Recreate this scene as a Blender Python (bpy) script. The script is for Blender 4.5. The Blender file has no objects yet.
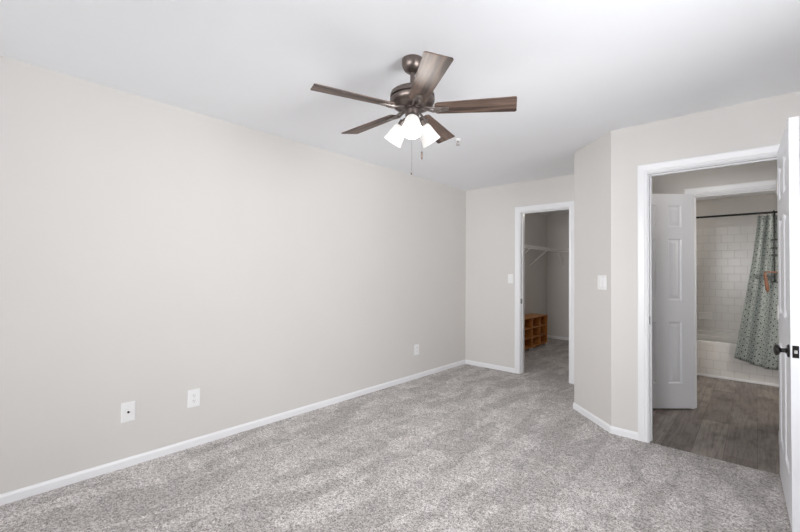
import bpy, bmesh, math, random
from mathutils import Vector, Matrix

S = bpy.context.scene
COL = S.collection
PI = math.pi

# ------------------------------------------------------------------ camera
CAM_Z = 1.2777
YAW, PITCH, ROLL, FPX = -0.7318, 0.017, 0.0078, 396.6
def _axes():
    cy, sy = math.cos(YAW), math.sin(YAW)
    r0 = Vector((cy, -sy, 0)); d0 = Vector((sy, cy, 0)); u0 = Vector((0, 0, 1))
    cp, sp = math.cos(PITCH), math.sin(PITCH)
    d = d0 * cp + u0 * sp; u = u0 * cp - d0 * sp
    cr, sr = math.cos(ROLL), math.sin(ROLL)
    return r0 * cr + u * sr, d, u * cr - r0 * sr
R_, D_, U_ = _axes()
cam = bpy.data.cameras.new('camera')
cam.sensor_fit = 'HORIZONTAL'; cam.sensor_width = 36.0
cam.lens = FPX / 800 * 36.0
cam.shift_y = -0.5 / 800
cam.clip_start = 0.02
camo = bpy.data.objects.new('camera', cam); COL.objects.link(camo)
m = Matrix.Identity(4)
for i in range(3):
    m[i][0], m[i][1], m[i][2] = R_[i], U_[i], -D_[i]
m[2][3] = CAM_Z
camo.matrix_world = m
S.camera = camo

# ------------------------------------------------------------------ world, lights, exposure
W = bpy.data.worlds.new('world'); S.world = W; W.use_nodes = True
bg = W.node_tree.nodes['Background']
bg.inputs[0].default_value = (0.80, 0.90, 1.0, 1); bg.inputs[1].default_value = 0.3

def area(name, loc, direction, sx, sy, power, color, spread=180):
    l = bpy.data.lights.new(name, 'AREA'); l.shape = 'RECTANGLE'; l.size = sx; l.size_y = sy
    l.energy = power; l.color = color; l.spread = math.radians(spread)
    o = bpy.data.objects.new(name, l); COL.objects.link(o)
    o.location = loc
    o.rotation_euler = Vector(direction).to_track_quat('-Z', 'Y').to_euler()
    return o
# daylight from unseen added windows: two behind the camera, one at its right
DAY = (0.965, 0.975, 1.0)
area('daylight_rear_west', (-2.15, -3.20, 1.45), (0, 1, 0), 1.10, 1.30, 24, DAY, 90)
area('daylight_rear_east', (-0.35, -3.20, 1.45), (-.15, 1, 0), 1.10, 1.30, 23, DAY, 70)
area('daylight_side', (1.30, 1.50, 1.45), (-1, 0, .30), 1.50, 1.30, 36, DAY)
area('daylight_side_low', (1.32, 1.50, 1.45), (-1, .17, 0.15), 1.50, 1.30, 27, DAY, 120)

BULB_W, CLOSET_W, HALL_W, BATH_W = 3.6, 5.4, 2.9, 20
S.view_settings.view_transform = 'Standard'
S.view_settings.look = 'None'
S.view_settings.gamma = 1.0
S.view_settings.exposure = 0.15
S.view_settings.use_curve_mapping = False
S.cycles.max_bounces = 16
S.cycles.diffuse_bounces = 12
S.cycles.sample_clamp_indirect = 6

# ------------------------------------------------------------------ materials
def srgb(r, g, b):
    f = lambda c: (c / 255) / 12.92 if c / 255 <= 0.04045 else ((c / 255 + 0.055) / 1.055) ** 2.4
    return (f(r), f(g), f(b), 1)
class NT:
    def __init__(self, name):
        self.m = bpy.data.materials.new(name); self.m.use_nodes = True
        self.t = self.m.node_tree; self.b = self.t.nodes['Principled BSDF']
    def n(self, typ, **kw):
        x = self.t.nodes.new(typ)
        for k, v in kw.items():
            if k.startswith('i_'):
                x.inputs[k[2:].replace('_', ' ')].default_value = v
            else:
                setattr(x, k, v)
        return x
    def l(self, a, b): self.t.links.new(a, b)
    def math(self, op, a, b=None, c=None):
        x = self.n('ShaderNodeMath', operation=op)
        for i, v in enumerate((a, b, c)):
            if v is None: continue
            if isinstance(v, (int, float)): x.inputs[i].default_value = v
            else: self.l(v, x.inputs[i])
        return x.outputs[0]
    def mix(self, fac, a, b, blend='MIX'):
        x = self.n('ShaderNodeMix', data_type='RGBA', blend_type=blend)
        for i, v in ((0, fac), (6, a), (7, b)):
            if isinstance(v, (int, float, tuple)): x.inputs[i].default_value = v
            else: self.l(v, x.inputs[i])
        return x.outputs[2]
    def ramp(self, fac, stops):
        x = self.n('ShaderNodeValToRGB'); self.l(fac, x.inputs[0])
        e = x.color_ramp.elements
        while len(e) < len(stops): e.new(0.5)
        for k, (p, c) in enumerate(stops):
            e[k].position = p; e[k].color = c if len(c) == 4 else (*c, 1)
        return x.outputs[0]
    def coords(self, scale=(1, 1, 1), kind='Object', rot=(0, 0, 0), loc=(0, 0, 0)):
        c = self.n('ShaderNodeTexCoord'); mp = self.n('ShaderNodeMapping')
        mp.inputs['Scale'].default_value = scale; mp.inputs['Rotation'].default_value = rot
        mp.inputs['Location'].default_value = loc
        self.l(c.outputs[kind], mp.inputs[0]); return mp.outputs[0]
    def noise(self, vec, scale, detail=2, rough=0.5):
        x = self.n('ShaderNodeTexNoise', i_Scale=scale, i_Detail=detail, i_Roughness=rough)
        self.l(vec, x.inputs['Vector']); return x.outputs[0]
    def bump(self, h, strength, dist):
        x = self.n('ShaderNodeBump', i_Strength=strength, i_Distance=dist)
        self.l(h, x.inputs['Height']); self.l(x.outputs[0], self.b.inputs['Normal'])
    def base(self, c):
        if isinstance(c, tuple): self.b.inputs['Base Color'].default_value = c
        else: self.l(c, self.b.inputs['Base Color'])
    def set(self, **kw):
        for k, v in kw.items(): self.b.inputs[k.replace('_', ' ')].default_value = v
        return self

def paint(name, col, rough, var=0.015, bump=0.06):
    t = NT(name); v = t.coords()
    n = t.noise(v, 1.3, 3)
    lo = tuple(c * (1 - var) for c in col[:3]) + (1,); hi = tuple(min(1, c * (1 + var)) for c in col[:3]) + (1,)
    t.base(t.ramp(n, [(0.3, lo), (0.7, hi)]))
    t.bump(t.noise(v, 260, 2), bump, 0.002)
    t.set(Roughness=rough); return t.m
M = {}
M['wall'] = paint('wall_paint', (0.676, 0.657, 0.634, 1), 0.55)
M['ceiling'] = paint('ceiling_paint', (0.905, 0.92, 0.945, 1), 0.85, bump=0.12)
M['trim'] = paint('trim_paint', (0.845, 0.85, 0.865, 1), 0.32, 0.005, 0.0)
M['door'] = paint('door_paint', (0.835, 0.845, 0.88, 1), 0.35, 0.005, 0.01)
M['plastic'] = paint('white_plastic', (0.86, 0.86, 0.86, 1), 0.3, 0.0, 0.0)
M['enamel'] = paint('tub_enamel', (0.80, 0.79, 0.77, 1), 0.15, 0.004, 0.0)

M['ceramic'] = paint('glazed_ceramic', (0.93, 0.925, 0.91, 1), 0.12, 0.0, 0.0)
def carpet():
    t = NT('carpet'); v = t.coords()
    def cells(scale):
        vo = t.n('ShaderNodeTexVoronoi', i_Scale=scale); t.l(v, vo.inputs['Vector'])
        sx = t.n('ShaderNodeSeparateXYZ'); t.l(vo.outputs['Color'], sx.inputs[0]); return sx.outputs[0]
    fine = cells(230); mid = cells(105)
    grain = t.noise(v, 70, 3, 0.75)
    fibre = t.math('ADD', t.math('ADD', t.math('MULTIPLY', fine, 0.45), t.math('MULTIPLY', mid, 0.25)), t.math('MULTIPLY', grain, 0.30))
    col = t.ramp(fibre, [(0.2, srgb(122, 116, 113)), (0.5, srgb(204, 198, 195)), (0.78, srgb(254, 251, 249))])
    # brushed pile: strokes left by the vacuum cleaner, laid along the long wall, and scuffed blotches
    warp = t.n('ShaderNodeVectorMath', operation='ADD')
    wn = t.n('ShaderNodeTexNoise', i_Scale=1.6, i_Detail=2); t.l(v, wn.inputs['Vector'])
    ws = t.n('ShaderNodeVectorMath', operation='SCALE'); ws.inputs[3].default_value = 0.25
    t.l(wn.outputs[1], ws.inputs[0]); t.l(v, warp.inputs[0]); t.l(ws.outputs[0], warp.inputs[1])
    mp = t.n('ShaderNodeMapping'); mp.inputs['Scale'].default_value = (6.5, 1.3, 1); mp.inputs['Rotation'].default_value = (0, 0, 0.1)
    t.l(warp.outputs[0], mp.inputs[0])
    stroke = t.noise(mp.outputs[0], 1.0, 1.5, 0.45)
    blot = t.noise(warp.outputs[0], 5.5, 2, 0.5)
    s1 = t.ramp(stroke, [(0.485, (0, 0, 0)), (0.515, (1, 1, 1))])
    s2 = t.ramp(blot, [(0.52, (0, 0, 0)), (0.555, (1, 1, 1))])
    k = t.math('ADD', t.math('MULTIPLY', s1, 0.55), t.math('MULTIPLY', s2, 0.45))
    nap = t.ramp(k, [(0.0, (0.72, 0.715, 0.71)), (1.0, (1.0, 1.0, 1.0))])
    t.base(t.mix(1.0, col, nap, 'MULTIPLY'))
    t.bump(t.math('ADD', fine, t.math('MULTIPLY', mid, 1.2)), 0.6, 0.006)
    t.set(Roughness=0.95); t.b.inputs['Specular IOR Level'].default_value = 0.1
    t.b.inputs['Sheen Weight'].default_value = 0.15
    return t.m
M['carpet'] = carpet()

def planks():
    t = NT('vinyl_planks'); c = t.n('ShaderNodeTexCoord'); sp = t.n('ShaderNodeSeparateXYZ'); t.l(c.outputs['Object'], sp.inputs[0])
    cb = t.n('ShaderNodeCombineXYZ'); t.l(sp.outputs[1], cb.inputs[0]); t.l(sp.outputs[0], cb.inputs[1])
    br = t.n('ShaderNodeTexBrick', offset=0.37, offset_frequency=2)
    for k, v in (('Scale', 1.0), ('Mortar Size', 0.0012), ('Mortar Smooth', 0.2), ('Bias', 0.0), ('Brick Width', 1.22), ('Row Height', 0.18)):
        br.inputs[k].default_value = v
    br.inputs['Color1'].default_value = srgb(154, 145, 138); br.inputs['Color2'].default_value = srgb(112, 102, 97)
    br.inputs['Mortar'].default_value = srgb(74, 62, 55)
    t.l(cb.outputs[0], br.inputs['Vector'])
    mp = t.n('ShaderNodeMapping'); mp.inputs['Scale'].default_value = (1.6, 22, 1); t.l(cb.outputs[0], mp.inputs[0])
    g = t.noise(mp.outputs[0], 2.2, 6, 0.65)
    mp2 = t.n('ShaderNodeMapping'); mp2.inputs['Scale'].default_value = (2.2, 6, 1); t.l(cb.outputs[0], mp2.inputs[0])
    k = t.noise(mp2.outputs[0], 1.6, 4, 0.6)
    gr = t.ramp(g, [(0.34, (0.60, 0.58, 0.57)), (0.56, (1.06, 1.06, 1.06))])
    kr = t.ramp(k, [(0.36, (0.62, 0.60, 0.59)), (0.5, (1, 1, 1)), (0.66, (1.08, 1.08, 1.08))])
    t.base(t.mix(1.0, t.mix(1.0, br.outputs[0], gr, 'MULTIPLY'), kr, 'MULTIPLY'))
    t.bump(g, 0.15, 0.002)
    t.set(Roughness=0.42); return t.m
M['planks'] = planks()

def tile():
    t = NT('white_tile'); c = t.n('ShaderNodeTexCoord'); sp = t.n('ShaderNodeSeparateXYZ'); t.l(c.outputs['Object'], sp.inputs[0])
    cb = t.n('ShaderNodeCombineXYZ'); t.l(t.math('ADD', sp.outputs[0], sp.outputs[1]), cb.inputs[0]); t.l(sp.outputs[2], cb.inputs[1])
    br = t.n('ShaderNodeTexBrick', offset=0.5)
    for k, v in (('Scale', 1.0), ('Mortar Size', 0.0028), ('Mortar Smooth', 0.3), ('Bias', 0.0), ('Brick Width', 0.135), ('Row Height', 0.1075)):
        br.inputs[k].default_value = v
    br.inputs['Color1'].default_value = (0.76, 0.745, 0.725, 1); br.inputs['Color2'].default_value = (0.74, 0.725, 0.705, 1)
    br.inputs['Mortar'].default_value = (0.60, 0.58, 0.56, 1)
    t.l(cb.outputs[0], br.inputs['Vector'])
    t.base(br.outputs[0]); t.bump(t.math('SUBTRACT', 1.0, br.outputs[1]), 0.5, 0.002)
    t.set(Roughness=0.22); t.b.inputs['Specular IOR Level'].default_value = 0.3; return t.m
M['tile'] = tile()

def metal(name, col, rough, met=1.0):
    t = NT(name); v = t.coords()
    n = t.noise(v, 90, 2)
    t.base(t.ramp(n, [(0.3, tuple(c * 0.93 for c in col[:3])), (0.7, tuple(min(1, c * 1.05) for c in col[:3]))]))
    t.set(Roughness=rough, Metallic=met); return t.m
M['pewter'] = metal('brushed_pewter', srgb(112, 102, 97), 0.36, 0.85)
M['silver'] = metal('brushed_nickel', srgb(190, 186, 184), 0.3)
M['arm'] = metal('pewter_blade_arm', srgb(140, 131, 126), 0.32, 0.9)
M['fob'] = metal('dark_chain', srgb(92, 80, 74), 0.5, 0.2)
M['black_metal'] = metal('black_metal', (0.012, 0.012, 0.013, 1), 0.35, 0.4)
M['bronze'] = metal('dark_bronze', (0.03, 0.028, 0.026, 1), 0.25, 0.8)
M['bolt'] = metal('latch_bolt_nickel', srgb(200, 200, 200), 0.3)
M['wire'] = paint('white_vinyl_wire', (0.84, 0.84, 0.83, 1), 0.4, 0, 0)
M['dark'] = paint('dark_slot', (0.02, 0.02, 0.02, 1), 0.6, 0, 0)
M['exterior'] = paint('exterior_ground', (0.25, 0.26, 0.22, 1), 0.9)

def wood(name, dark, light, axis=0, scale=1.0, rough=0.4, contrast=(0.3, 0.7)):
    t = NT(name)
    sc = [30 * scale] * 3; sc[axis] = 2.0 * scale
    v = t.coords(tuple(sc))
    g = t.noise(v, 1.0, 5, 0.65)
    sc2 = [9 * scale] * 3; sc2[axis] = 1.5 * scale
    k = t.noise(t.coords(tuple(sc2)), 1.0, 3, 0.6)
    f = t.math('ADD', t.math('MULTIPLY', g, 0.6), t.math('MULTIPLY', k, 0.4))
    t.base(t.ramp(f, [(contrast[0], dark), (contrast[1], light)]))
    t.bump(g, 0.1, 0.001); t.set(Roughness=rough); return t.m
M['blade'] = wood('weathered_oak_blade', srgb(62, 47, 40), srgb(134, 112, 99), 0, 1.0, 0.5, (0.41, 0.61))
M['bamboo'] = wood('honey_bamboo', srgb(158, 92, 38), srgb(224, 160, 88), 1, 1.0, 0.4)
M['bamboo_shaded'] = wood('reddish_shaded_bamboo', srgb(96, 42, 18), srgb(140, 70, 32), 2, 1.0, 0.5)  # reddish tone darkened to carry the shade inside the cubbies
M['caddy_wood'] = wood('copper_toned_wood', srgb(88, 48, 25), srgb(134, 83, 50), 0, 1.0, 0.4)

def shade_mat():
    t = NT('frosted_glass_shade')
    t.base((0.66, 0.655, 0.645, 1)); t.set(Roughness=0.4)
    t.b.inputs['Emission Color'].default_value = (1.0, 0.96, 0.90, 1); t.b.inputs['Emission Strength'].default_value = 0.33
    return t.m
M['shade'] = shade_mat()
def bulb_mat():
    t = NT('lit_bulb'); t.base((1, 1, 1, 1))
    t.b.inputs['Emission Color'].default_value = (1.0, 0.95, 0.86, 1); t.b.inputs['Emission Strength'].default_value = 6.0
    return t.m
M['bulb'] = bulb_mat()
def pane_mat():
    t = NT('window_glass'); out = t.t.nodes['Material Output']
    tr = t.n('ShaderNodeBsdfTransparent'); gl = t.n('ShaderNodeBsdfGlossy', i_Roughness=0.02)
    fr = t.n('ShaderNodeFresnel', i_IOR=1.45)
    mx = t.n('ShaderNodeMixShader'); t.l(fr.outputs[0], mx.inputs[0]); t.l(tr.outputs[0], mx.inputs[1]); t.l(gl.outputs[0], mx.inputs[2])
    t.l(mx.outputs[0], out.inputs[0]); return t.m
M['pane'] = pane_mat()

def curtain_mat():
    t = NT('sage_dotted_fabric'); c = t.n('ShaderNodeTexCoord'); uv = c.outputs['UV']
    def dots(scale, r, rot=0.0, off=(0, 0, 0), jitter=0.0):
        mp = t.n('ShaderNodeMapping'); mp.inputs['Scale'].default_value = (scale, scale, 1)
        mp.inputs['Rotation'].default_value = (0, 0, rot); mp.inputs['Location'].default_value = off
        t.l(uv, mp.inputs[0])
        vo = t.n('ShaderNodeTexVoronoi', voronoi_dimensions='2D', i_Scale=1.0, i_Randomness=jitter); t.l(mp.outputs[0], vo.inputs['Vector'])
        return t.math('LESS_THAN', vo.outputs['Distance'], r)
    big = dots(18, 0.14, PI / 4)
    small = dots(46, 0.20, 0.3, (0.3, 0.2, 0), 0.75)
    n = t.noise(t.n('ShaderNodeTexCoord').outputs['UV'], 60, 3)
    cloth = t.ramp(n, [(0.3, srgb(134, 141, 138)), (0.7, srgb(166, 173, 170))])
    a = t.mix(t.math('MULTIPLY', small, 0.75), cloth, srgb(48, 58, 55))
    t.base(t.mix(big, a, srgb(24, 27, 28)))
    t.set(Roughness=0.85); return t.m
M['curtain'] = curtain_mat()

# ------------------------------------------------------------------ mesh helpers
class MB:
    def __init__(self): self.bm = bmesh.new(); self.uv = None
    def box(self, x0, x1, y0, y1, z0, z1, mat=None):
        vs = [Vector((x, y, z)) for x in (x0, x1) for y in (y0, y1) for z in (z0, z1)]
        if mat: vs = [mat @ v for v in vs]
        v = [self.bm.verts.new(p) for p in vs]
        for f in ((0, 1, 3, 2), (4, 6, 7, 5), (0, 4, 5, 1), (2, 3, 7, 6), (0, 2, 6, 4), (1, 5, 7, 3)):
            self.bm.faces.new([v[i] for i in f])
        return self
    def prism(self, poly, z0, z1):
        lo = [self.bm.verts.new((x, y, z0)) for x, y in poly]; hi = [self.bm.verts.new((x, y, z1)) for x, y in poly]
        n = len(poly)
        self.bm.faces.new(lo[::-1]); self.bm.faces.new(hi)
        for i in range(n): self.bm.faces.new((lo[i], lo[(i + 1) % n], hi[(i + 1) % n], hi[i]))
        return self
    def tube(self, pts, r, n=8, caps=True):
        pts = [Vector(p) for p in pts]; rings = []
        rr = r if isinstance(r, (list, tuple)) else [r] * len(pts)
        prev = None
        for i, p in enumerate(pts):
            a = pts[max(i - 1, 0)]; b = pts[min(i + 1, len(pts) - 1)]
            d = (b - a).normalized()
            if prev is None:
                up = Vector((0, 0, 1)) if abs(d.z) < 0.9 else Vector((1, 0, 0))
                x = d.cross(up).normalized()
            else:
                x = (prev - d * prev.dot(d)).normalized()
            prev = x; y = d.cross(x)
            rings.append([self.bm.verts.new(p + (x * math.cos(2 * PI * k / n) + y * math.sin(2 * PI * k / n)) * rr[i]) for k in range(n)])
        for a, b in zip(rings, rings[1:]):
            for k in range(n): self.bm.faces.new((a[k], a[(k + 1) % n], b[(k + 1) % n], b[k]))
        if caps: self.bm.faces.new(rings[0][::-1]); self.bm.faces.new(rings[-1])
        return self
    def lathe(self, prof, mat=None, n=32, close=True):
        """prof: (r, z) pairs; r = 0 makes a pole"""
        rings = []
        for r, z in prof:
            if r < 1e-6: pts = [Vector((0, 0, z))]
            else: pts = [Vector((r * math.cos(2 * PI * k / n), r * math.sin(2 * PI * k / n), z)) for k in range(n)]
            rings.append([self.bm.verts.new(mat @ p if mat else p) for p in pts])
        for a, b in zip(rings, rings[1:]):
            for k in range(n):
                k2 = (k + 1) % n
                if len(a) == 1 and len(b) == 1: continue
                if len(a) == 1: self.bm.faces.new((a[0], b[k2], b[k]))
                elif len(b) == 1: self.bm.faces.new((a[k], a[k2], b[0]))
                else: self.bm.faces.new((a[k], a[k2], b[k2], b[k]))
        if close:
            if len(rings[0]) > 1: self.bm.faces.new(rings[0][::-1])
            if len(rings[-1]) > 1: self.bm.faces.new(rings[-1])
        return self
    def sweep(self, path, prof, plane_n):
        """mitred sweep of an open profile (list of (side, out)) along a polyline lying in a plane with normal plane_n"""
        P = [Vector(p) for p in path]; N = Vector(plane_n)
        rings = []
        for i, p in enumerate(P):
            d0 = (P[i] - P[i - 1]).normalized() if i else None
            d1 = (P[i + 1] - P[i]).normalized() if i < len(P) - 1 else None
            s0 = d0.cross(N) if d0 else None; s1 = d1.cross(N) if d1 else None
            if s0 is None: s = s1
            elif s1 is None: s = s0
            else:
                s = (s0 + s1).normalized(); s = s / s.dot(s0)
            rings.append([self.bm.verts.new(p + s * a + N * b) for a, b in prof])
        n = len(prof)
        for a, b in zip(rings, rings[1:]):
            for k in range(n): self.bm.faces.new((a[k], a[(k + 1) % n], b[(k + 1) % n], b[k]))
        self.bm.faces.new(rings[0][::-1]); self.bm.faces.new(rings[-1])
        return self
    def build(self, name, mat, parent=None, bevel=0, seg=2, smooth=False, angle=35, loc=None, xform=None):
        bmesh.ops.recalc_face_normals(self.bm, faces=self.bm.faces)
        me = bpy.data.meshes.new(name); self.bm.to_mesh(me); self.bm.free()
        if loc is not None: me.transform(Matrix.Translation(-Vector(loc)))
        me.materials.append(M[mat] if isinstance(mat, str) else mat)
        o = bpy.data.objects.new(name, me); COL.objects.link(o)
        if loc is not None: o.location = loc
        if xform is not None: o.matrix_local = xform
        if parent: o.parent = parent
        if bevel:
            b = o.modifiers.new('bevel', 'BEVEL'); b.width = bevel; b.segments = seg; b.limit_method = 'ANGLE'; b.angle_limit = math.radians(30)
        if smooth:
            for p in me.polygons: p.use_smooth = True
            me.set_sharp_from_angle(angle=math.radians(angle))
        return o
def tag(o, label=None, cat=None, group=None, kind=None):
    for k, v in (('label', label), ('category', cat), ('group', group), ('kind', kind)):
        if v: o[k] = v
    return o
def empty(name, loc, rz=0):
    o = bpy.data.objects.new(name, None); COL.objects.link(o); o.location = loc; o.rotation_euler = (0, 0, rz)
    o.empty_display_size = 0.1
    return o
def struct(o, label, cat): return tag(o, label, cat, kind='structure')
def copy_tree(o, parent=None):
    kids = [c for c in bpy.data.objects if c.parent == o]
    c = o.copy(); COL.objects.link(c)
    if parent: c.parent = parent
    for k in kids: copy_tree(k, c)
    return c

# ------------------------------------------------------------------ the setting
H = 2.44
XL, XR, YR = -3.055, 1.10, -3.00           # left wall, right wall, rear wall
YB = 4.79                                   # back wall with the closet opening
YD = 3.525                                  # wall with the bathroom-side doorway
CH0, CH1 = (-1.291, 3.925), (-0.872, 3.525) # the slanted wall between them
T = 0.115
CLO = (-2.234, -1.636, 2.052)               # closet opening x0, x1, head
DOO = (-0.609, 0.150, 2.046)                # bedroom doorway
BAT = (-0.440, 0.200, 2.030)                # bathroom doorway
YH = 4.70                                   # hall side of the bathroom wall
CLX, CLY = -3.095, 7.82                                  # closet far wall
BX0, BX1, BY1, BH = -0.95, 0.78, 7.05, 2.337

struct(MB().prism([(XL - .05, YR - .05), (XR + .05, YR - .05), (XR + .05, YD + .008), (CH1[0] + .03, YD + .008), (CH0[0] + .02, CH0[1] + .03),
                   (CH0[0] + .02, YB + .05), (-1.38, YB + .05), (-1.38, CLY + .05), (CLX - .05, CLY + .05), (CLX - .05, YB)], -0.06, 0.0).build('floor', 'carpet'),
       'grey speckled carpet of the bedroom running into the closet', 'carpet')
struct(MB().prism([(CH1[0] + .03, YD + .008), (XR + .05, YD + .008), (XR + .05, BY1 + .05), (-1.15, BY1 + .05), (-1.15, CH0[1] + .1), (CH0[0] + .05, CH0[1] + .03)], -0.06, -0.002).build('floor_hall', 'planks'),
       'grey brown wood plank floor of hall and bathroom', 'floor')
struct(MB().box(XL - .12, XR + .12, YR - .12, CLY + .12, H, H + .1).build('ceiling', 'ceiling'), 'smooth white ceiling', 'ceiling')
struct(MB().box(BX0, BX1, YH + T, BY1, BH, BH + .06).build('ceiling_bathroom', 'ceiling'), 'lower white ceiling of the bathroom', 'ceiling')

struct(MB().box(CLX - T, CLX, YB + T - .06, CLY + T, 0, H).build('wall_closet_left', 'wall'), 'greige left wall of the closet', 'wall')
struct(MB().box(XL - T, XL, YR - T, YB + T, 0, H).build('wall_left', 'wall'), 'long blank greige wall on the left', 'wall')
w = MB()
w.box(CLX, CLO[0] - .02, YB, YB + T, 0, H); w.box(CLO[1] + .02, CH0[0] + T, YB, YB + T, 0, H); w.box(CLO[0] - .02, CLO[1] + .02, YB, YB + T, CLO[2] + .02, H)
struct(w.build('wall_back', 'wall'), 'far greige wall holding the closet doorway', 'wall')
w = MB()
k = .048                                     # the slanted wall's back corners
w.prism([CH0, CH1, (CH1[0] + k, CH1[1] + T), (CH0[0] + T, CH0[1] + k)], 0, H)
struct(w.build('wall_slanted', 'wall'), 'narrow slanted greige wall between closet and doorway', 'wall')
struct(MB().box(CH0[0], CH0[0] + T, CH0[1], YB, 0, H).build('wall_closet_return', 'wall'), 'short return wall beside the closet doorway', 'wall')
w = MB()
w.prism([CH1, (DOO[0] - .02, YD), (DOO[0] - .02, YD + T), (CH1[0] + k, YD + T)], 0, H)
w.box(DOO[1] + .02, XR, YD, YD + T, 0, H); w.box(DOO[0] - .02, DOO[1] + .02, YD, YD + T, DOO[2] + .02, H)
struct(w.build('wall_doorway', 'wall'), 'greige wall holding the bedroom doorway', 'wall')
# right wall with one unseen added window, rear wall with two
def wall_with_windows(name, label, axis, at, thick, span, wins, z0, z1):
    w = MB(); edges = [span[0]]
    for a, b in wins: edges += [a, b]
    edges.append(span[1])
    def bx(a, b, c, d):
        if axis == 'y': w.box(a, b, min(at, at + thick), max(at, at + thick), c, d)
        else: w.box(min(at, at + thick), max(at, at + thick), a, b, c, d)
    for i in range(0, len(edges), 2): bx(edges[i], edges[i + 1], 0, H)
    for a, b in wins: bx(a, b, 0, z0); bx(a, b, z1, H)
    return struct(w.build(name, 'wall'), label, 'wall')
WZ0, WZ1 = 0.80, 2.10
wall_with_windows('wall_right', 'greige wall on the right behind the open door', 'x', XR, T, (YR, YH + T + 2.4), [(0.75, 2.25)], WZ0, WZ1)
wall_with_windows('wall_rear', 'greige wall behind the viewer with two unseen windows', 'y', YR, -T, (XL, XR + T), [(-2.70, -1.60), (-0.90, 0.20)], WZ0, WZ1)
def window(name, label, cx, cy, rz, w):  # unseen windows, put in so the daylight has a source
    t = empty(name, (cx, cy, WZ0), rz); struct(t, label, 'window')
    h = WZ1 - WZ0; f = MB()
    for a, b, c, d in ((-w/2, -w/2 + .05, 0, h), (w/2 - .05, w/2, 0, h), (-w/2 + .05, w/2 - .05, 0, .05), (-w/2 + .05, w/2 - .05, h - .05, h), (-w/2 + .05, w/2 - .05, h/2 - .02, h/2 + .02)):
        f.box(a, b, .03, .085, c, d)
    f.build('window_frame', 'trim', t, bevel=.004)
    MB().box(-w/2 - .06, w/2 + .06, -.05, .03, -.03, 0).build('window_sill', 'trim', t, bevel=.005)
    MB().sweep([(-w/2 - .004, 0, 0), (-w/2 - .004, 0, h + .004), (w/2 + .004, 0, h + .004), (w/2 + .004, 0, 0)], [(0, 0), (0, .012), (-.065, .016), (-.065, 0)], (0, -1, 0)).build('window_casing', 'trim', t)
    MB().box(-w/2 + .04, w/2 - .04, .055, .059, .04, h - .04).build('window_pane', 'pane', t)
window('unseen_window_1', 'unseen white double hung window behind the viewer, nearer the long wall', -2.15, YR, PI, 1.10)
window('unseen_window_2', 'unseen white double hung window behind the viewer, nearer the door', -0.35, YR, PI, 1.10)
window('unseen_window_3', 'unseen white double hung window in the right wall', XR, 1.50, -PI/2, 1.50)

# hall, bathroom and closet shells
struct(MB().box(-1.25, CH0[0] + T, CH0[1] + .05, YH, 0, H).box(-1.25, -1.14, YB + T, YH + T, 0, H).build('wall_hall_left', 'wall'), 'greige wall at the left end of the hall', 'wall')
w = MB()
w.box(CH0[0] + T, BAT[0] - .02, YH, YH + T, 0, H); w.box(BAT[1] + .02, XR, YH, YH + T, 0, H); w.box(BAT[0] - .02, BAT[1] + .02, YH, YH + T, BAT[2] + .02, H)
struct(w.build('wall_bathroom_front', 'wall'), 'greige hall wall holding the bathroom doorway', 'wall')
struct(MB().box(BX0 - T, BX0, YH + T, BY1 + T, 0, H).build('wall_bathroom_left', 'wall'), 'greige wall on the left of the bathroom', 'wall')
struct(MB().box(BX1, BX1 + T, YH + T, BY1 + T, 0, H).build('wall_bathroom_right', 'wall'), 'greige wall on the right of the bathroom', 'wall')
wb = MB().box(BX0, BX1, BY1, BY1 + T, 0, H).build('wall_bathroom_back', 'wall'); struct(wb, 'far bathroom wall above the bathtub', 'wall')
struct(MB().box(BX0 + .012, BX1 - .012, BY1 - .012, BY1, .40, 1.945).build('wall_tile_back', 'tile', bevel=.003), 'white wall tiles in running bond above the bathtub', 'wall tiles')
struct(MB().box(BX0, BX0 + .012, 6.32, BY1, .40, 1.945).build('wall_tile_left', 'tile', bevel=.003), 'white wall tiles at the left end of the bathtub', 'wall tiles')
struct(MB().box(BX1 - .012, BX1, 6.32, BY1, .40, 1.945).build('wall_tile_right', 'tile', bevel=.003), 'white wall tiles at the right end of the bathtub', 'wall tiles')
struct(MB().box(CLX, -1.38, CLY, CLY + T, 0, H).build('wall_closet_back', 'wall'), 'far greige wall of the closet', 'wall')
struct(MB().box(-1.38, -1.27, YB + T, CLY + T, 0, H).build('wall_closet_right', 'wall'), 'greige right wall of the closet', 'wall')

# doorway trim: casings on both faces, jamb lining, stop
CASE = [(0.0, 0.0), (0.0, 0.010), (-0.006, 0.013), (-0.020, 0.011), (-0.024, 0.014), (-0.050, 0.017), (-0.062, 0.018), (-0.068, 0.014), (-0.068, 0.0)]
def doorway(name, label, x0, x1, head, y, thick, stop_off, both=True):
    w = MB(); r = .006
    a, b, h = x0 - r, x1 + r, head + r
    w.sweep([(a, y, 0), (a, y, h), (b, y, h), (b, y, 0)], CASE, (0, -1, 0))
    if both:
        w.sweep([(b, y + thick, 0), (b, y + thick, h), (a, y + thick, h), (a, y + thick, 0)], CASE, (0, 1, 0))
    for p, q, c, d in ((x0 - .02, x0, 0, head + .02), (x1, x1 + .02, 0, head + .02), (x0, x1, head, head + .02)):
        w.box(p, q, y, y + thick, c, d)
    s0, s1 = y + stop_off, y + stop_off + .035
    for p, q, c, d in ((x0, x0 + .009, 0, head), (x1 - .009, x1, 0, head), (x0 + .009, x1 - .009, head - .009, head)):
        w.box(p, q, s0, s1, c, d)
    return struct(w.build(name, 'trim'), label, 'door casing')
tc = doorway('trim_1', 'white moulded casing around the closet doorway', CLO[0], CLO[1], CLO[2], YB, T, .04)
td = doorway('trim_2', 'white moulded casing around the bedroom doorway', DOO[0], DOO[1], DOO[2], YD, T, .042)
tb = doorway('trim_3', 'white moulded casing around the bathroom doorway', BAT[0], BAT[1], BAT[2], YH, T, .04)
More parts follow.
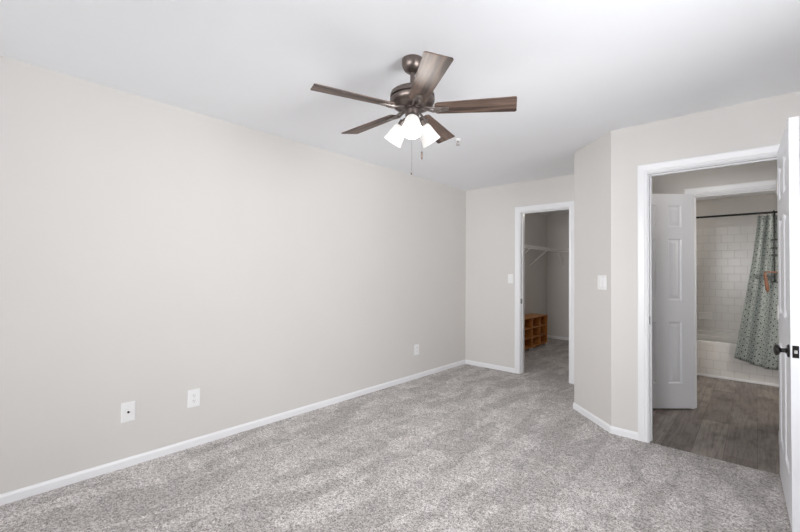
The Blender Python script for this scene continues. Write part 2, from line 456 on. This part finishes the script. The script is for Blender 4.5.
sp = MB().box(DOO[0] - .0002, DOO[0] + .0018, YD + .004, YD + .032, .895, .955).build('strike_plate', 'bronze', td, bevel=.001)
sp['label'] = 'dark strike plate on the jamb'
sp = MB().box(CLO[0] - .0002, CLO[0] + .0018, YB + .004, YB + .032, .89, .95).build('strike_plate', 'bronze', tc, bevel=.001)

# baseboards
BB = [(0.0, 0.0), (0.0115, 0.0), (0.0115, 0.042), (0.008, 0.050), (0.004, 0.057), (0.0, 0.057)]
def baseboard(name, label, path):
    w = MB(); P = [Vector((*p, 0)) for p in path]
    N = Vector((0, 0, 1))
    w.sweep(P, BB, N)
    return struct(w.build(name, 'trim'), label, 'baseboard')
g = .068 + .006
# the sweep puts the profile's side on the right hand of the path; walls are walked with the room on the right
baseboard('baseboard_left', 'white baseboard along the long left wall', [(XL, YR), (XL, YB)])
baseboard('baseboard_back', 'white baseboard between corner and closet doorway', [(XL, YB), (CLO[0] - g, YB)])
baseboard('baseboard_slanted', 'white baseboard wrapping the slanted wall up to the doorway', [(CLO[1] + g, YB), (CH0[0], YB), CH0, CH1, (DOO[0] - g, YD)])
baseboard('baseboard_right', 'white baseboard behind the open bedroom door', [(DOO[1] + g, YD), (XR, YD), (XR, YR), (XL, YR)])
baseboard('baseboard_closet', 'white baseboard round the inside of the closet', [(CLO[0] - g, YB + T), (CLX, YB + T), (CLX, CLY), (-1.38, CLY), (-1.38, YB + T)])
baseboard('baseboard_hall', 'white baseboard along the hall behind the open grey door', [(CH0[0] + T, CH0[1] + .06), (CH0[0] + T, YH), (BAT[0] - g, YH)])

# ------------------------------------------------------------------ six-panel doors
def six_panel(width, height, thick, stile, mull, rows):
    """door slab in local x (hinge at 0) / z, faces at y = 0 and y = -thick"""
    w = MB(); bm = w.bm
    p = (width - 2 * stile - mull) / 2
    xs = [0, stile, stile + p, stile + p + mull, width - stile, width]
    zs = [0] + [z for r in rows for z in r] + [height]
    def quad(a): return bm.faces.new([bm.verts.new(v) for v in a])
    for side in (0, 1):
        y0 = 0 if side == 0 else -thick; s = -1 if side == 0 else 1   # s: into the slab
        for i in range(5):
            for j in range(len(zs) - 1):
                x0, x1, z0, z1 = xs[i], xs[i + 1], zs[j], zs[j + 1]
                if i in (1, 3) and j % 2 == 1:
                    rings = []
                    for ins, dep in ((0, 0), (.006, .004), (.012, .009), (.024, .009), (.046, .003)):
                        rings.append([bm.verts.new((a, y0 + s * dep, c)) for a, c in ((x0 + ins, z0 + ins), (x1 - ins, z0 + ins), (x1 - ins, z1 - ins), (x0 + ins, z1 - ins))])
                    for a, b in zip(rings, rings[1:]):
                        for k in range(4): bm.faces.new((a[k], a[(k + 1) % 4], b[(k + 1) % 4], b[k]))
                    bm.faces.new(rings[-1])
                else:
                    quad([(x0, y0, z0), (x1, y0, z0), (x1, y0, z1), (x0, y0, z1)])
    for a, b in (((0, 0), (width, 0)), ((width, 0), (width, height)), ((width, height), (0, height)), ((0, height), (0, 0))):
        quad([(a[0], 0, a[1]), (b[0], 0, b[1]), (b[0], -thick, b[1]), (a[0], -thick, a[1])])
    bmesh.ops.remove_doubles(bm, verts=bm.verts, dist=1e-5)
    return w
def knob_set(door, x, z, thick, mat):
    for side in (1, -1):
        base = Matrix.Translation((x, 0 if side == 1 else -thick, z)) @ Matrix.Rotation(-side * PI / 2, 4, 'X')
        k = MB().lathe([(0, -.002), (.032, -.002), (.033, .003), (.029, .008), (.014, .011), (.0105, .018), (.0105, .030), (.016, .033), (.0255, .038), (.0285, .046), (.0265, .053), (.018, .058), (0, .060)], base, 28)
        k.build('door_knob', mat, door, smooth=True)['label'] = 'dark bronze round knob'
def hinges(door, zs, h, thick, face):
    for z in zs:
        w = MB(); w.tube([(-.004, face, z - h / 2), (-.004, face, z + h / 2)], .006, 10)
        w.box(-.0015, .0005, min(face, -.03), max(face, -.03) , z - h / 2, z + h / 2)
        w.build('hinge', 'silver', door, smooth=True)

ROWS_A = [(.235, .845), (1.02, 1.60), (1.715, 1.925)]
# bedroom door, opened at a right angle to its wall; local x runs from hinge to free edge
hx, hy = 0.104, 3.508
ex, ey = 0.1235, 2.735
L = math.hypot(ex - hx, ey - hy)
ang = math.atan2(ey - hy, ex - hx)
dw = six_panel(L, 2.037, .036, .115, .105, ROWS_A)
d1 = dw.build('door_1', 'door')
# local +y must face away (the slab lies on the -y side): flip so that the seen face is at y = -thick... seen face is west
d1.matrix_world = Matrix.Translation((hx, hy, .02)) @ Matrix.Rotation(ang, 4, 'Z') @ Matrix.Translation((0, .036, 0))
struct(d1, 'white six panel bedroom door swung open at the right edge', 'door')
knob_set(d1, L - .066, .897 - .02, .036, 'bronze')
lp = MB().box(L - .0005, L + .0015, -.030, -.006, .854, .914).build('latch_plate', 'bronze', d1, bevel=.0008)
lp['label'] = 'dark latch plate on the door edge'
MB().box(L + .001, L + .009, -.024, -.012, .876, .892).build('latch_bolt', 'bolt', lp, bevel=.002)
hinges(d1, (.22, 1.02, 1.82), .09, .036, -.036)

# bathroom door, swung out into the hall, seen face-on
hx, hy = -0.440, 4.676
ang = math.atan2(4.398 - 4.693, -0.739 + 0.425)
d2 = six_panel(.615, 2.032, .035, .119, .115, [(.235, .815), (1.02, 1.605), (1.715, 1.925)]).build('door_2', 'door')
d2.matrix_world = Matrix.Translation((hx, hy, .012)) @ Matrix.Rotation(ang, 4, 'Z')
struct(d2, 'six panel bathroom door standing open in the hall', 'door')
knob_set(d2, .482, .875, .035, 'bronze')
hinges(d2, (.2, 1.02, 1.83), .09, .035, -.035)

# ------------------------------------------------------------------ ceiling fan
FX, FY = -1.392, 1.640
fan = empty('ceiling_fan', (FX, FY, H))
tag(fan, 'pewter ceiling fan with five wooden blades and three lit glass shades', 'ceiling fan')
MB().lathe([(0, .002), (.056, .002), (.0585, -.003), (.0585, -.022), (.055, -.042), (.046, -.058), (.034, -.068), (.018, -.074), (.0, -.075)]).build('canopy', 'pewter', fan, smooth=True, angle=40)
MB().lathe([(0, -.065), (.0125, -.065), (.0125, -.185), (0, -.185)], n=20).build('downrod', 'pewter', fan, smooth=True)
MB().lathe([(0, -.158), (.024, -.158), (.028, -.163), (.072, -.167), (.102, -.174), (.117, -.185), (.121, -.196), (.121, -.209), (.110, -.211), (.110, -.218), (.122, -.220), (.122, -.231), (.116, -.246), (.102, -.259), (.080, -.266), (.072, -.270), (0, -.270)], n=48).build('motor_housing', 'pewter', fan, smooth=True, angle=30)
MB().lathe([(0, -.268), (.050, -.268), (.050, -.275), (.038, -.279), (.0375, -.330), (.035, -.342), (.024, -.352), (.010, -.356), (0, -.356)], n=36).build('switch_housing', 'pewter', fan, smooth=True, angle=40)
PITCHB = math.radians(12)
def blade_mesh():
    w = MB(); bm = w.bm
    r0, r1 = .122, .557; prof = []
    n = 14
    def half(r): 
        u = (r - r0) / (r1 - r0); return .047 + .017 * u
    out = []
    # tip slightly slanted with small rounded corners
    top = [(r0 + .012, -half(r0) + 0.0), (r0, -half(r0) + .012)]
    pts = [(r0, half(r0) - .012), (r0 + .012, half(r0))]
    for i in range(1, n): 
        r = r0 + (r1 - r0) * i / n; pts.append((r, half(r)))
    hw = half(r1)
    pts += [(r1 - .006, hw), (r1 + .002, hw - .008), (r1 - .010, -hw + .008), (r1 - .016, -hw)]
    for i in range(n - 1, 0, -1):
        r = r0 + (r1 - r0) * i / n - .008 * (i / n); pts.append((r, -half(r)))
    pts += [(r0 + .012, -half(r0)), (r0, -half(r0) + .012)]
    w.prism(pts, -.003, .003); return w
def arm_mesh():
    w = MB()
    # curved iron from the motor to a tongue under the blade
    for s in (-1, 1):
        w.tube([(.055, s * .010, .006), (.085, s * .012, .000), (.112, s * .016, -.009), (.140, s * .017, -.0105)], [.007, .007, .006, .005], 8)
    w.prism([(.115, -.022), (.115, .022), (.170, .020), (.197, .012), (.197, -.012), (.170, -.020)], -.011, -.0028)
    for x, y in ((.148, .011), (.148, -.011), (.182, 0)):
        w.lathe([(0, -.0145), (.004, -.0145), (.0055, -.0115), (.0055, -.010), (0, -.010)], Matrix.Translation((x, y, 0)), 10)
    return w
bl = ar = None
for i in range(5):
    a = math.radians(33.6 + 72 * i)
    mat = Matrix.Translation((0, 0, -.273)) @ Matrix.Rotation(a, 4, 'Z') @ Matrix.Rotation(-PITCHB, 4, 'X')
    if bl is None:
        bl = blade_mesh().build('blade', 'blade', fan, bevel=.0012); b = bl
        ar = arm_mesh().build('blade_arm', 'arm', bl, bevel=.001, smooth=True)
    else:
        b = bl.copy(); COL.objects.link(b); b.parent = fan
        c = ar.copy(); COL.objects.link(c); c.parent = b
    b.matrix_local = mat
for i, az in enumerate((-50, 70, 190)):
    a = math.radians(az); tilt = math.radians(38)
    # local -z of the shade points down and outwards
    neck = Vector((.050 * math.cos(a), .050 * math.sin(a), -.333))
    mat = Matrix.Translation(neck) @ Matrix.Rotation(a, 4, 'Z') @ Matrix.Rotation(-tilt, 4, 'Y')
    sh = MB()
    outer = [(.024, -.024), (.034, -.030), (.040, -.046), (.044, -.072), (.049, -.102), (.055, -.128)]
    inner = [(r - .003, z + (.003 if k == 0 else 0)) for k, (r, z) in enumerate(outer)]
    sh.lathe(outer + inner[::-1], None, 36, close=False)
    so = sh.build('light_shade', 'shade', fan, smooth=True, angle=50, xform=mat)
    so['label'] = 'lit frosted white glass shade'
    MB().lathe([(0, .020), (.012, .020), (.016, .006), (.026, .002), (.027, -.026), (0, -.026)], None, 24).build('socket', 'pewter', so, smooth=True)
    MB().lathe([(0, -.026), (.012, -.028), (.015, -.036), (.023, -.048), (.026, -.060), (.023, -.073), (.013, -.082), (0, -.084)], None, 24).build('bulb', 'bulb', so, smooth=True)
    l = bpy.data.lights.new('bulb_light', 'POINT'); l.energy = BULB_W; l.color = (1.0, .96, .92); l.shadow_soft_size = .02
    lo = bpy.data.objects.new('bulb_light', l); COL.objects.link(lo); lo.parent = so; lo.location = (0, 0, -.1265)
for (x, y, z0, z1, fob) in ((0.040, 0.036, -.31, -.505, .042), (0.004, -0.008, -.35, -.622, .012)):
    w = MB(); n = int((z0 - z1) / .005)
    w.tube([(x, y, z0), (x, y, z1)], .0005, 6)
    for k in range(n):
        w.lathe([(0, .0011), (.0011, 0), (0, -.0011)], Matrix.Translation((x, y, z0 - (z0 - z1) * k / n)), 6)
    pc = w.build('pull_chain', 'fob', fan)
    MB().lathe([(0, .002), (.004, 0), (.0055, -.006), (.0055, -fob + .006), (.004, -fob), (0, -fob - .001)], Matrix.Translation((x, y, z1)), 16).build('pull_fob', 'fob', pc, smooth=True)

# ceiling sprinkler
t = empty('fire_sprinkler', (-1.93, 2.894, H)); tag(t, 'small white sprinkler head on the ceiling beyond the fan', 'sprinkler')
MB().lathe([(0, .001), (.024, .001), (.025, -.003), (.020, -.008), (.014, -.012), (0, -.012)], None, 28).build('escutcheon', 'plastic', t, smooth=True)
w = MB(); w.lathe([(0, -.01), (.009, -.01), (.009, -.020), (0, -.020)], None, 16)
for s in (-1, 1): w.tube([(s * .008, 0, -.018), (s * .015, 0, -.030), (s * .009, 0, -.043), (0, 0, -.047)], .0025, 8)
w.build('sprinkler_frame', 'silver', t, smooth=True)
w = MB(); w.lathe([(0, -.046), (.006, -.046), (.006, -.050), (0, -.050)], None, 16)
for k in range(10):
    w.box(.004, .019, -.0028, .0028, -.0495, -.048, Matrix.Rotation(2 * PI * k / 10, 4, 'Z'))
w.build('deflector', 'silver', t)
MB().tube([(0, 0, -.020), (0, 0, -.046)], .0022, 8).build('glass_bulb', M['caddy_wood'], t)

# ------------------------------------------------------------------ wall plates
def plate_mesh(w_, h_):   # local: x across, z up, +y out of the wall... out = -y
    m_ = MB(); m_.box(-w_ / 2, w_ / 2, -.006, .001, -h_ / 2, h_ / 2); return m_
def wall_thing(name, loc, rz, label, cat, w_, h_, group=None):
    t = empty(name, loc, rz); tag(t, label, cat, group)
    plate_mesh(w_, h_).build('cover_plate', 'plastic', t, bevel=.0025, seg=3)
    return t
def screw(t, x, z):
    MB().lathe([(0, .0005), (.0032, .0005), (.0028, -.0012), (0, -.0014)], Matrix.Translation((x, -.006, z)) @ Matrix.Rotation(-PI / 2, 4, 'X') @ Matrix.Scale(-1, 4, (0, 0, 1)), 12).build('screw', 'plastic', t)
def outlet(loc, rz, label):
    t = wall_thing('wall_outlet', loc, rz, label, 'outlet', .084, .127, 'outlets on the long left wall')
    for s in (1, -1):
        m_ = MB()
        m_.prism([(-.017, -.009), (-.017, .009), (-.010, .0145), (.010, .0145), (.017, .009), (.017, -.009), (.010, -.0145), (-.010, -.0145)], 0, .0025)
        o = m_.build('receptacle', 'plastic', t, xform=Matrix.Translation((0, -.0058, s * .0195)) @ Matrix.Rotation(PI / 2, 4, 'X'))
        k = MB()
        k.box(-.0078, -.0058, -.0090, -.0080, s * .0195 - .001, s * .0195 + .008); k.box(.0058, .0078, -.0090, -.0080, s * .0195 + .0, s * .0195 + .007)
        k.box(-.002, .002, -.0090, -.0080, s * .0195 - .0095, s * .0195 - .005)
        k.build('outlet_slot', 'dark', t)
    screw(t, 0, 0); return t
LW = XL
outlet((LW, 1.163, .350), PI / 2, 'white duplex outlet beside the cable plate on the long wall')
outlet((LW, 3.712, .347), PI / 2, 'white duplex outlet on the long wall near the far corner')
t = wall_thing('cable_plate', (LW, .757, .353), PI / 2, 'white cable wall plate with one dark jack near the left edge', 'cable plate', .078, .126)
MB().lathe([(0, .0), (.0068, .0), (.0068, .004), (.0048, .004), (.0048, .010), (.0036, .010), (0, .0088)], Matrix.Translation((0, -.0055, 0)) @ Matrix.Rotation(PI / 2, 4, 'X'), 12).build('coax_jack', 'bronze', t)['label'] = 'dark coaxial jack'
screw(t, 0, .042); screw(t, 0, -.042)
def switch(loc, rz, label, gangs, toggle):
    t = wall_thing('light_switch', loc, rz, label, 'light switch', .074 + .046 * (gangs - 1), .120, None)
    for gk in range(gangs):
        x = (gk - (gangs - 1) / 2) * .046
        if toggle:
            m_ = MB(); m_.box(x - .005, x + .005, -.016, -.004, -.004, .011); o = m_.build('toggle', 'plastic', t, bevel=.002)
            MB().box(x - .008, x + .008, -.0068, -.005, -.014, .014).build('switch_surround', 'plastic', t, bevel=.0005)
        else:
            m_ = MB(); bm = m_.bm
            m_.box(x - .0165, x + .0165, -.0078, -.004, -.033, .033)
            m_.build('switch_surround', 'plastic', t, bevel=.0008)
            k = MB(); k.box(x - .0145, x + .0145, -.0105, -.006, -.031, .031); k.build('rocker', 'plastic', t, bevel=.002)
        screw(t, x, .048); screw(t, x, -.048)
    return t
switch((-2.370, YB, 1.206), 0, 'white toggle light switch on the far wall left of the closet doorway', 1, True)
ca = math.atan2(CH1[1] - CH0[1], CH1[0] - CH0[0])
fr = .787
switch((CH0[0] + (CH1[0] - CH0[0]) * fr, CH0[1] + (CH1[1] - CH0[1]) * fr, 1.205), ca, 'white double rocker light switch on the slanted wall', 2, False)

# ------------------------------------------------------------------ closet: wire shelves and bamboo cubbies
def wire_shelf(name, label, loc, rz, length, depth, brackets, lip_to):
    """local x along the wall, +y out of the wall; z = 0 at the deck"""
    t = empty(name, loc, rz); tag(t, label, 'wire shelf', 'closet wire shelves')
    w = MB()
    for y in (.006, depth * .5, depth): w.tube([(0, y, 0), (length, y, 0)], .0036, 6)
    w.tube([(0, depth + .002, -.052), (lip_to, depth + .002, -.052)], .007, 6)
    n = int(length / .030)
    for k in range(n + 1):
        x = .006 + (length - .012) * k / n
        if x <= lip_to: w.tube([(x, .006, .004), (x, depth, .004), (x, depth + .003, -.002), (x, depth + .003, -.050)], .0017, 5)
        else: w.tube([(x, .006, .004), (x, depth, .004)], .0017, 5)
    w.build('shelf_rack', 'wire', t)
    for x in brackets:
        b = MB(); b.tube([(x, depth, -.05), (x, depth - .01, -.058), (x, .012, -.312), (x, .002, -.318)], [.008, .0105, .0105, .008], 8)
        b.box(x - .009, x + .009, -.001, .006, -.345, -.300); b.box(x - .009, x + .009, depth - .012, depth + .009, -.060, -.044)
        b.build('shelf_bracket', 'wire', t)
    for k in range(int(length / .3) + 1):
        x = min(.05 + .3 * k, length - .02)
        MB().box(x - .008, x + .008, -.001, .012, -.008, .012).build('wall_clip', 'plastic', t)
    return t
SZ = 1.738
wire_shelf('wire_shelf', 'white wire shelf on the closet left wall above the cubbies', (CLX, CLY - .312, SZ), -PI / 2, 2.45, .325, (.50, 1.21, 2.1), 2.45)
wire_shelf('wire_shelf', 'white wire shelf across the closet far wall', (-1.385, CLY, SZ), PI, 1.705, .300, (.25, 1.38), 1.385)

def cubby(y0, label):
    w_, h_, d_ = .640, .485, .295
    t = empty('cube_shelf', (CLX + .014, y0, 0)); tag(t, label, 'cube shelf', 'cubbies along the closet wall')
    z0 = .040; th = .014
    for a in (0, w_ - th): MB().box(0, d_, a, a + th, z0, z0 + h_).build('side_panel', 'bamboo', t, bevel=.0015)
    MB().box(0, d_ + .006, -.002, w_ + .002, z0 + h_ - .0, z0 + h_ + .014).build('top_panel', 'bamboo', t, bevel=.002)
    MB().box(0, d_, th, w_ - th, z0, z0 + th).build('bottom_panel', 'bamboo', t, bevel=.0015)
    MB().box(.004, d_, w_ / 2 - .012, w_ / 2 + .012, z0 + th, z0 + h_).build('divider', 'bamboo', t, bevel=.0015)
    for k in (1, 2):
        for a, b in ((th, w_ / 2 - .012), (w_ / 2 + .012, w_ - th)):
            z = z0 + h_ * k / 3
            MB().box(.004, d_ - .002, a, b, z - .006, z + .006).build('shelf_board', 'bamboo', t, bevel=.001)
    bk = MB()
    n = 16
    for k in range(n):
        a = th + (w_ - 2 * th) * k / n; bk.box(0, .006, a + .001, a + (w_ - 2 * th) / n - .001, z0 + th, z0 + h_)
    bk.build('back_panel', 'bamboo_shaded', t)['label'] = 'reddish slatted back darkened for recess shade'
    for x in (.03, d_ - .025):
        for y in (.03, w_ - .03):
            MB().lathe([(0, 0), (.015, 0), (.017, .004), (.017, .020), (.022, .026), (.022, .042), (0, .042)], Matrix.Translation((x, y, 0)), 16).build('foot', 'plastic', t, smooth=True)['label'] = 'white round foot'
    return t
cubby(6.425, 'honey coloured wooden cubby unit deepest in the closet')
cubby(5.775, 'honey coloured wooden cubby unit half hidden by the closet doorway')

# ------------------------------------------------------------------ bathroom
TY = 6.30
tub = empty('bathtub', (0, TY, 0)); tag(tub, 'white bathtub with a tiled front in the bathroom', 'bathtub')
MB().box(BX0 + .001, BX1 - .001, 0, .09, .028, .425).build('tiled_apron', 'tile', tub, bevel=.003)['label'] = 'apron of white rectangular tiles'
MB().box(BX0 + .001, BX1 - .001, -.008, .09, 0, .028).build('apron_base', 'trim', tub, bevel=.003)
w = MB(); bm = w.bm
def rr(x0, x1, y0, y1, z, r, n=6):
    out = []
    for cx, cy, a0 in ((x1 - r, y1 - r, 0), (x0 + r, y1 - r, 90), (x0 + r, y0 + r, 180), (x1 - r, y0 + r, 270)):
        for k in range(n + 1):
            a = math.radians(a0 + 90 * k / n); out.append(bm.verts.new((cx + r * math.cos(a), cy + r * math.sin(a), z)))
    return out
X0, X1, Y1 = BX0 + .014, BX1 - .014, BY1 - .014 - TY
rings = [rr(X0, X1, -.004, Y1, .405, .004), rr(X0, X1, -.004, Y1, .437, .004), rr(X0 + .006, X1 - .006, .004, Y1 - .004, .442, .010), rr(X0 + .09, X1 - .09, .080, Y1 - .075, .442, .12), rr(X0 + .105, X1 - .105, .095, Y1 - .09, .425, .12),
         rr(X0 + .16, X1 - .16, .13, Y1 - .13, .13, .12), rr(X0 + .22, X1 - .22, .18, Y1 - .18, .085, .12)]
for a, b in zip(rings, rings[1:]):
    for k in range(len(a)): bm.faces.new((a[k], a[(k + 1) % len(a)], b[(k + 1) % len(b)], b[k]))
bm.faces.new(rings[-1]); 
w.build('basin', 'enamel', tub, smooth=True, angle=50)
MB().box(X0, X1, Y1 - .060, Y1 + .001, .440, .497).build('back_ledge', 'enamel', tub, bevel=.008)

t = empty('soap_dish', (-.531, BY1 - .012, .703)); tag(t, 'white ceramic soap dish set in the tile wall above the bathtub', 'soap dish')
w = MB(); w.box(-.078, .078, -.004, .002, -.052, .052); w.box(-.078, .078, -.040, -.003, .034, .052); w.box(-.078, .078, -.040, -.003, -.052, -.036); w.box(-.078, -.062, -.040, -.003, -.037, .035); w.box(.062, .078, -.040, -.003, -.037, .035); w.build('dish_plate', 'ceramic', t, bevel=.004, seg=3)
w = MB(); w.box(-.066, .066, -.055, -.008, -.046, -.036); w.box(-.066, .066, -.057, -.050, -.038, -.022)
w.box(-.066, -.058, -.055, -.008, -.038, -.024); w.box(.058, .066, -.055, -.008, -.038, -.024)
w.build('dish_tray', 'ceramic', t, bevel=.003)

RY, RZ = 6.295, 2.006
t = empty('curtain_rod', (BX0, RY, RZ)); tag(t, 'black shower curtain rod spanning above the bathtub', 'curtain rod')
MB().tube([(0.002, 0, 0), (BX1 - BX0 - .002, 0, 0)], .0125, 16).build('rod', 'black_metal', t, smooth=True)
for x, s in ((0, 1), (BX1 - BX0, -1)):
    MB().lathe([(0, 0), (.034, 0), (.034, .006), (.018, .016), (.014, .030), (0, .030)], Matrix.Translation((x, 0, 0)) @ Matrix.Rotation(s * PI / 2, 4, 'Y'), 20).build('rod_flange', 'black_metal', t, smooth=True)

# curtain: gathered at the top, flaring towards its lower free corner
cu = empty('shower_curtain', (0.25, RY, 0)); tag(cu, 'sage green shower curtain with black dots drawn to the right', 'shower curtain')
NU, NV = 170, 40
me = bpy.data.meshes.new('curtain_cloth'); V = []; UVS = []; F = []
TW = 1.55                                    # cloth width
for j in range(NV + 1):
    v = j / NV
    for i in range(NU + 1):
        u = i / NU
        xt = 0.012 + 0.62 * u
        spread = v ** 1.25
        xb = -0.190 + 0.83 * u
        x = xt + (xb - xt) * spread
        amp = (.036 * (1 - .62 * v)) * (0.55 + 0.45 * min(1, u * 5))
        ph = 2 * PI * (8.0 * u + .32 * math.sin(7 * u + 2 * v) )
        y = RY + amp * math.sin(ph) + .010 * math.sin(1.37 * ph + 1.3 + 2.5 * v) * v
        y -= .085 * min(1.0, v * 1.8) ** 1.2      # hangs outside the tub
        x += .010 * math.cos(ph * 1.0 + .6) * (0.4 + v)
        zb = .285 - .085 * min(1, u * 3.1) + .03 * max(0, u - .35)
        z = 1.972 + (zb - 1.972) * v
        V.append((x - .25, y - RY, z)); UVS.append((u * TW, v * 1.75))
for j in range(NV):
    for i in range(NU):
        a = j * (NU + 1) + i; F.append((a, a + 1, a + NU + 2, a + NU + 1))
me.from_pydata(V, [], F); me.update()
ul = me.uv_layers.new(name='UVMap')
for lp_ in me.loops: ul.data[lp_.index].uv = UVS[lp_.vertex_index]
for p in me.polygons: p.use_smooth = True
me.materials.append(M['curtain'])
co = bpy.data.objects.new('curtain_cloth', me); COL.objects.link(co); co.parent = cu
so_ = co.modifiers.new('thickness', 'SOLIDIFY'); so_.thickness = .0015
for k in range(10):
    u = (k + .25) / 9.0
    if u > 1: break
    x = 0.012 + 0.62 * u - .25
    ring = [(x, .022 * math.cos(a), RZ - .012 + .024 * math.sin(a)) for a in [2 * PI * q / 16 for q in range(17)]]
    MB().tube(ring, .0022, 6, caps=False).build('curtain_ring', 'black_metal', cu)

# hanging caddy in front of the curtain
cx, cyy = .345, 6.135
t = empty('shower_caddy', (cx, cyy, 1.3)); tag(t, 'black wire caddy with a copper toned wooden shelf hanging before the curtain', 'shower caddy')
w = MB()
hw = .190
for s in (-1, 1):
    w.tube([(s * hw, .055, RZ - 1.3 + .0), (s * hw, .03, RZ - 1.3 - .04), (s * hw, .01, RZ - 1.3 - .10), (s * hw, .01, -.10)], .007, 8)
    hk = [(s * hw, RY - cyy + .021 * math.sin(a), RZ - 1.3 + .021 * math.cos(a)) for a in [math.radians(q) for q in range(-90, 121, 15)]]
    w.tube([(s * hw, .055, RZ - 1.3 - .02)] + [p for p in hk], .005, 8)
for z in (.375, .285, .205, -.10):
    w.tube([(-hw - .030, .008, z), (hw + .030, .008, z)], .0065, 8)
w.build('caddy_frame', 'black_metal', t)
MB().box(-.285, hw + .03, -.09, .005, .004, .020).build('caddy_shelf', 'caddy_wood', t, bevel=.003)['label'] = 'copper toned wooden shelf'
MB().tube([(-.272, -.088, .012), (-.272, -.106, .012), (-.272, -.108, .018)], .002, 6).build('shelf_hook', 'black_metal', t)
bsh = empty('bath_brush', (cx - .272, cyy - .102, 1.296)); tag(bsh, 'wooden bath brush hanging from the end of the caddy shelf', 'bath brush')
w = MB(); w.lathe([(0, .003), (.010, .002), (.014, -.03), (.015, -.08), (.017, -.13), (.015, -.18), (.009, -.205), (0, -.21)], Matrix.Rotation(math.radians(-6), 4, 'Y') @ Matrix.Scale(.6, 4, (0, 1, 0)), 20)
w.build('brush_handle', 'caddy_wood', bsh, smooth=True)
w = MB(); w.tube([(.009 * math.cos(a), 0, .010 + .009 * math.sin(a)) for a in [2 * PI * q / 12 for q in range(13)]], .0018, 6, caps=False); w.build('hanging_loop', 'black_metal', bsh)

# unseen lamps added to brighten the closet, hall and bathroom
def dome(loc, label, power):
    t = empty('added_ceiling_lamp', loc); tag(t, label, 'added ceiling lamp', 'unseen added dome lamps')
    MB().lathe([(0, .001), (.150, .001), (.152, -.012), (.140, -.022), (0, -.022)], None, 36).build('lamp_base', 'silver', t, smooth=True)
    MB().lathe([(.135, -.020), (.136, -.032), (.120, -.060), (.080, -.082), (.040, -.091), (0, -.093)], None, 36, close=False).build('lamp_shade', 'shade', t, smooth=True)
    l = bpy.data.lights.new('added_lamp_light', 'POINT'); l.energy = power; l.color = (1.0, .95, .89); l.shadow_soft_size = .12
    o = bpy.data.objects.new('added_lamp_light', l); COL.objects.link(o); o.parent = t; o.location = (0, 0, -.23)
dome((-1.95, 5.65, H), 'unseen white dome lamp added to brighten the closet', CLOSET_W)
dome((-0.45, 3.90, H), 'unseen white dome lamp added to brighten the hall', HALL_W)
t = empty('added_wall_lamp', (BX1, 5.35, 1.75)); tag(t, 'unseen white glass lamp added to brighten the bathroom', 'added wall lamp')  # out of view, added to light tub and tiles from mid height
MB().lathe([(0, -.001), (.060, -.001), (.062, .006), (.050, .016), (.016, .020), (.014, .075), (0, .075)], Matrix.Rotation(-PI / 2, 4, 'Y'), 24).build('lamp_arm', 'silver', t, smooth=True)
MB().lathe([(0, .052), (.030, .050), (.050, .030), (.062, -.020), (.068, -.075), (.064, -.075), (.050, -.020), (.040, .020), (0, .042)], Matrix.Translation((-.110, 0, 0)), 28, close=False).build('lamp_shade', 'shade', t, smooth=True)
l = bpy.data.lights.new('added_lamp_light', 'POINT'); l.energy = BATH_W; l.color = (1.0, .95, .89); l.shadow_soft_size = .05
o = bpy.data.objects.new('added_lamp_light', l); COL.objects.link(o); o.parent = t; o.location = (-.125, 0, -.14)

# ground outside the windows
struct(MB().box(-12, 12, -14, YR - T - .5, -3.1, -3.0).box(XR + T + .5, 12, YR - T - .5, 12, -3.1, -3.0).build('ground_outside', 'exterior'), 'plain ground outside the windows', 'ground')
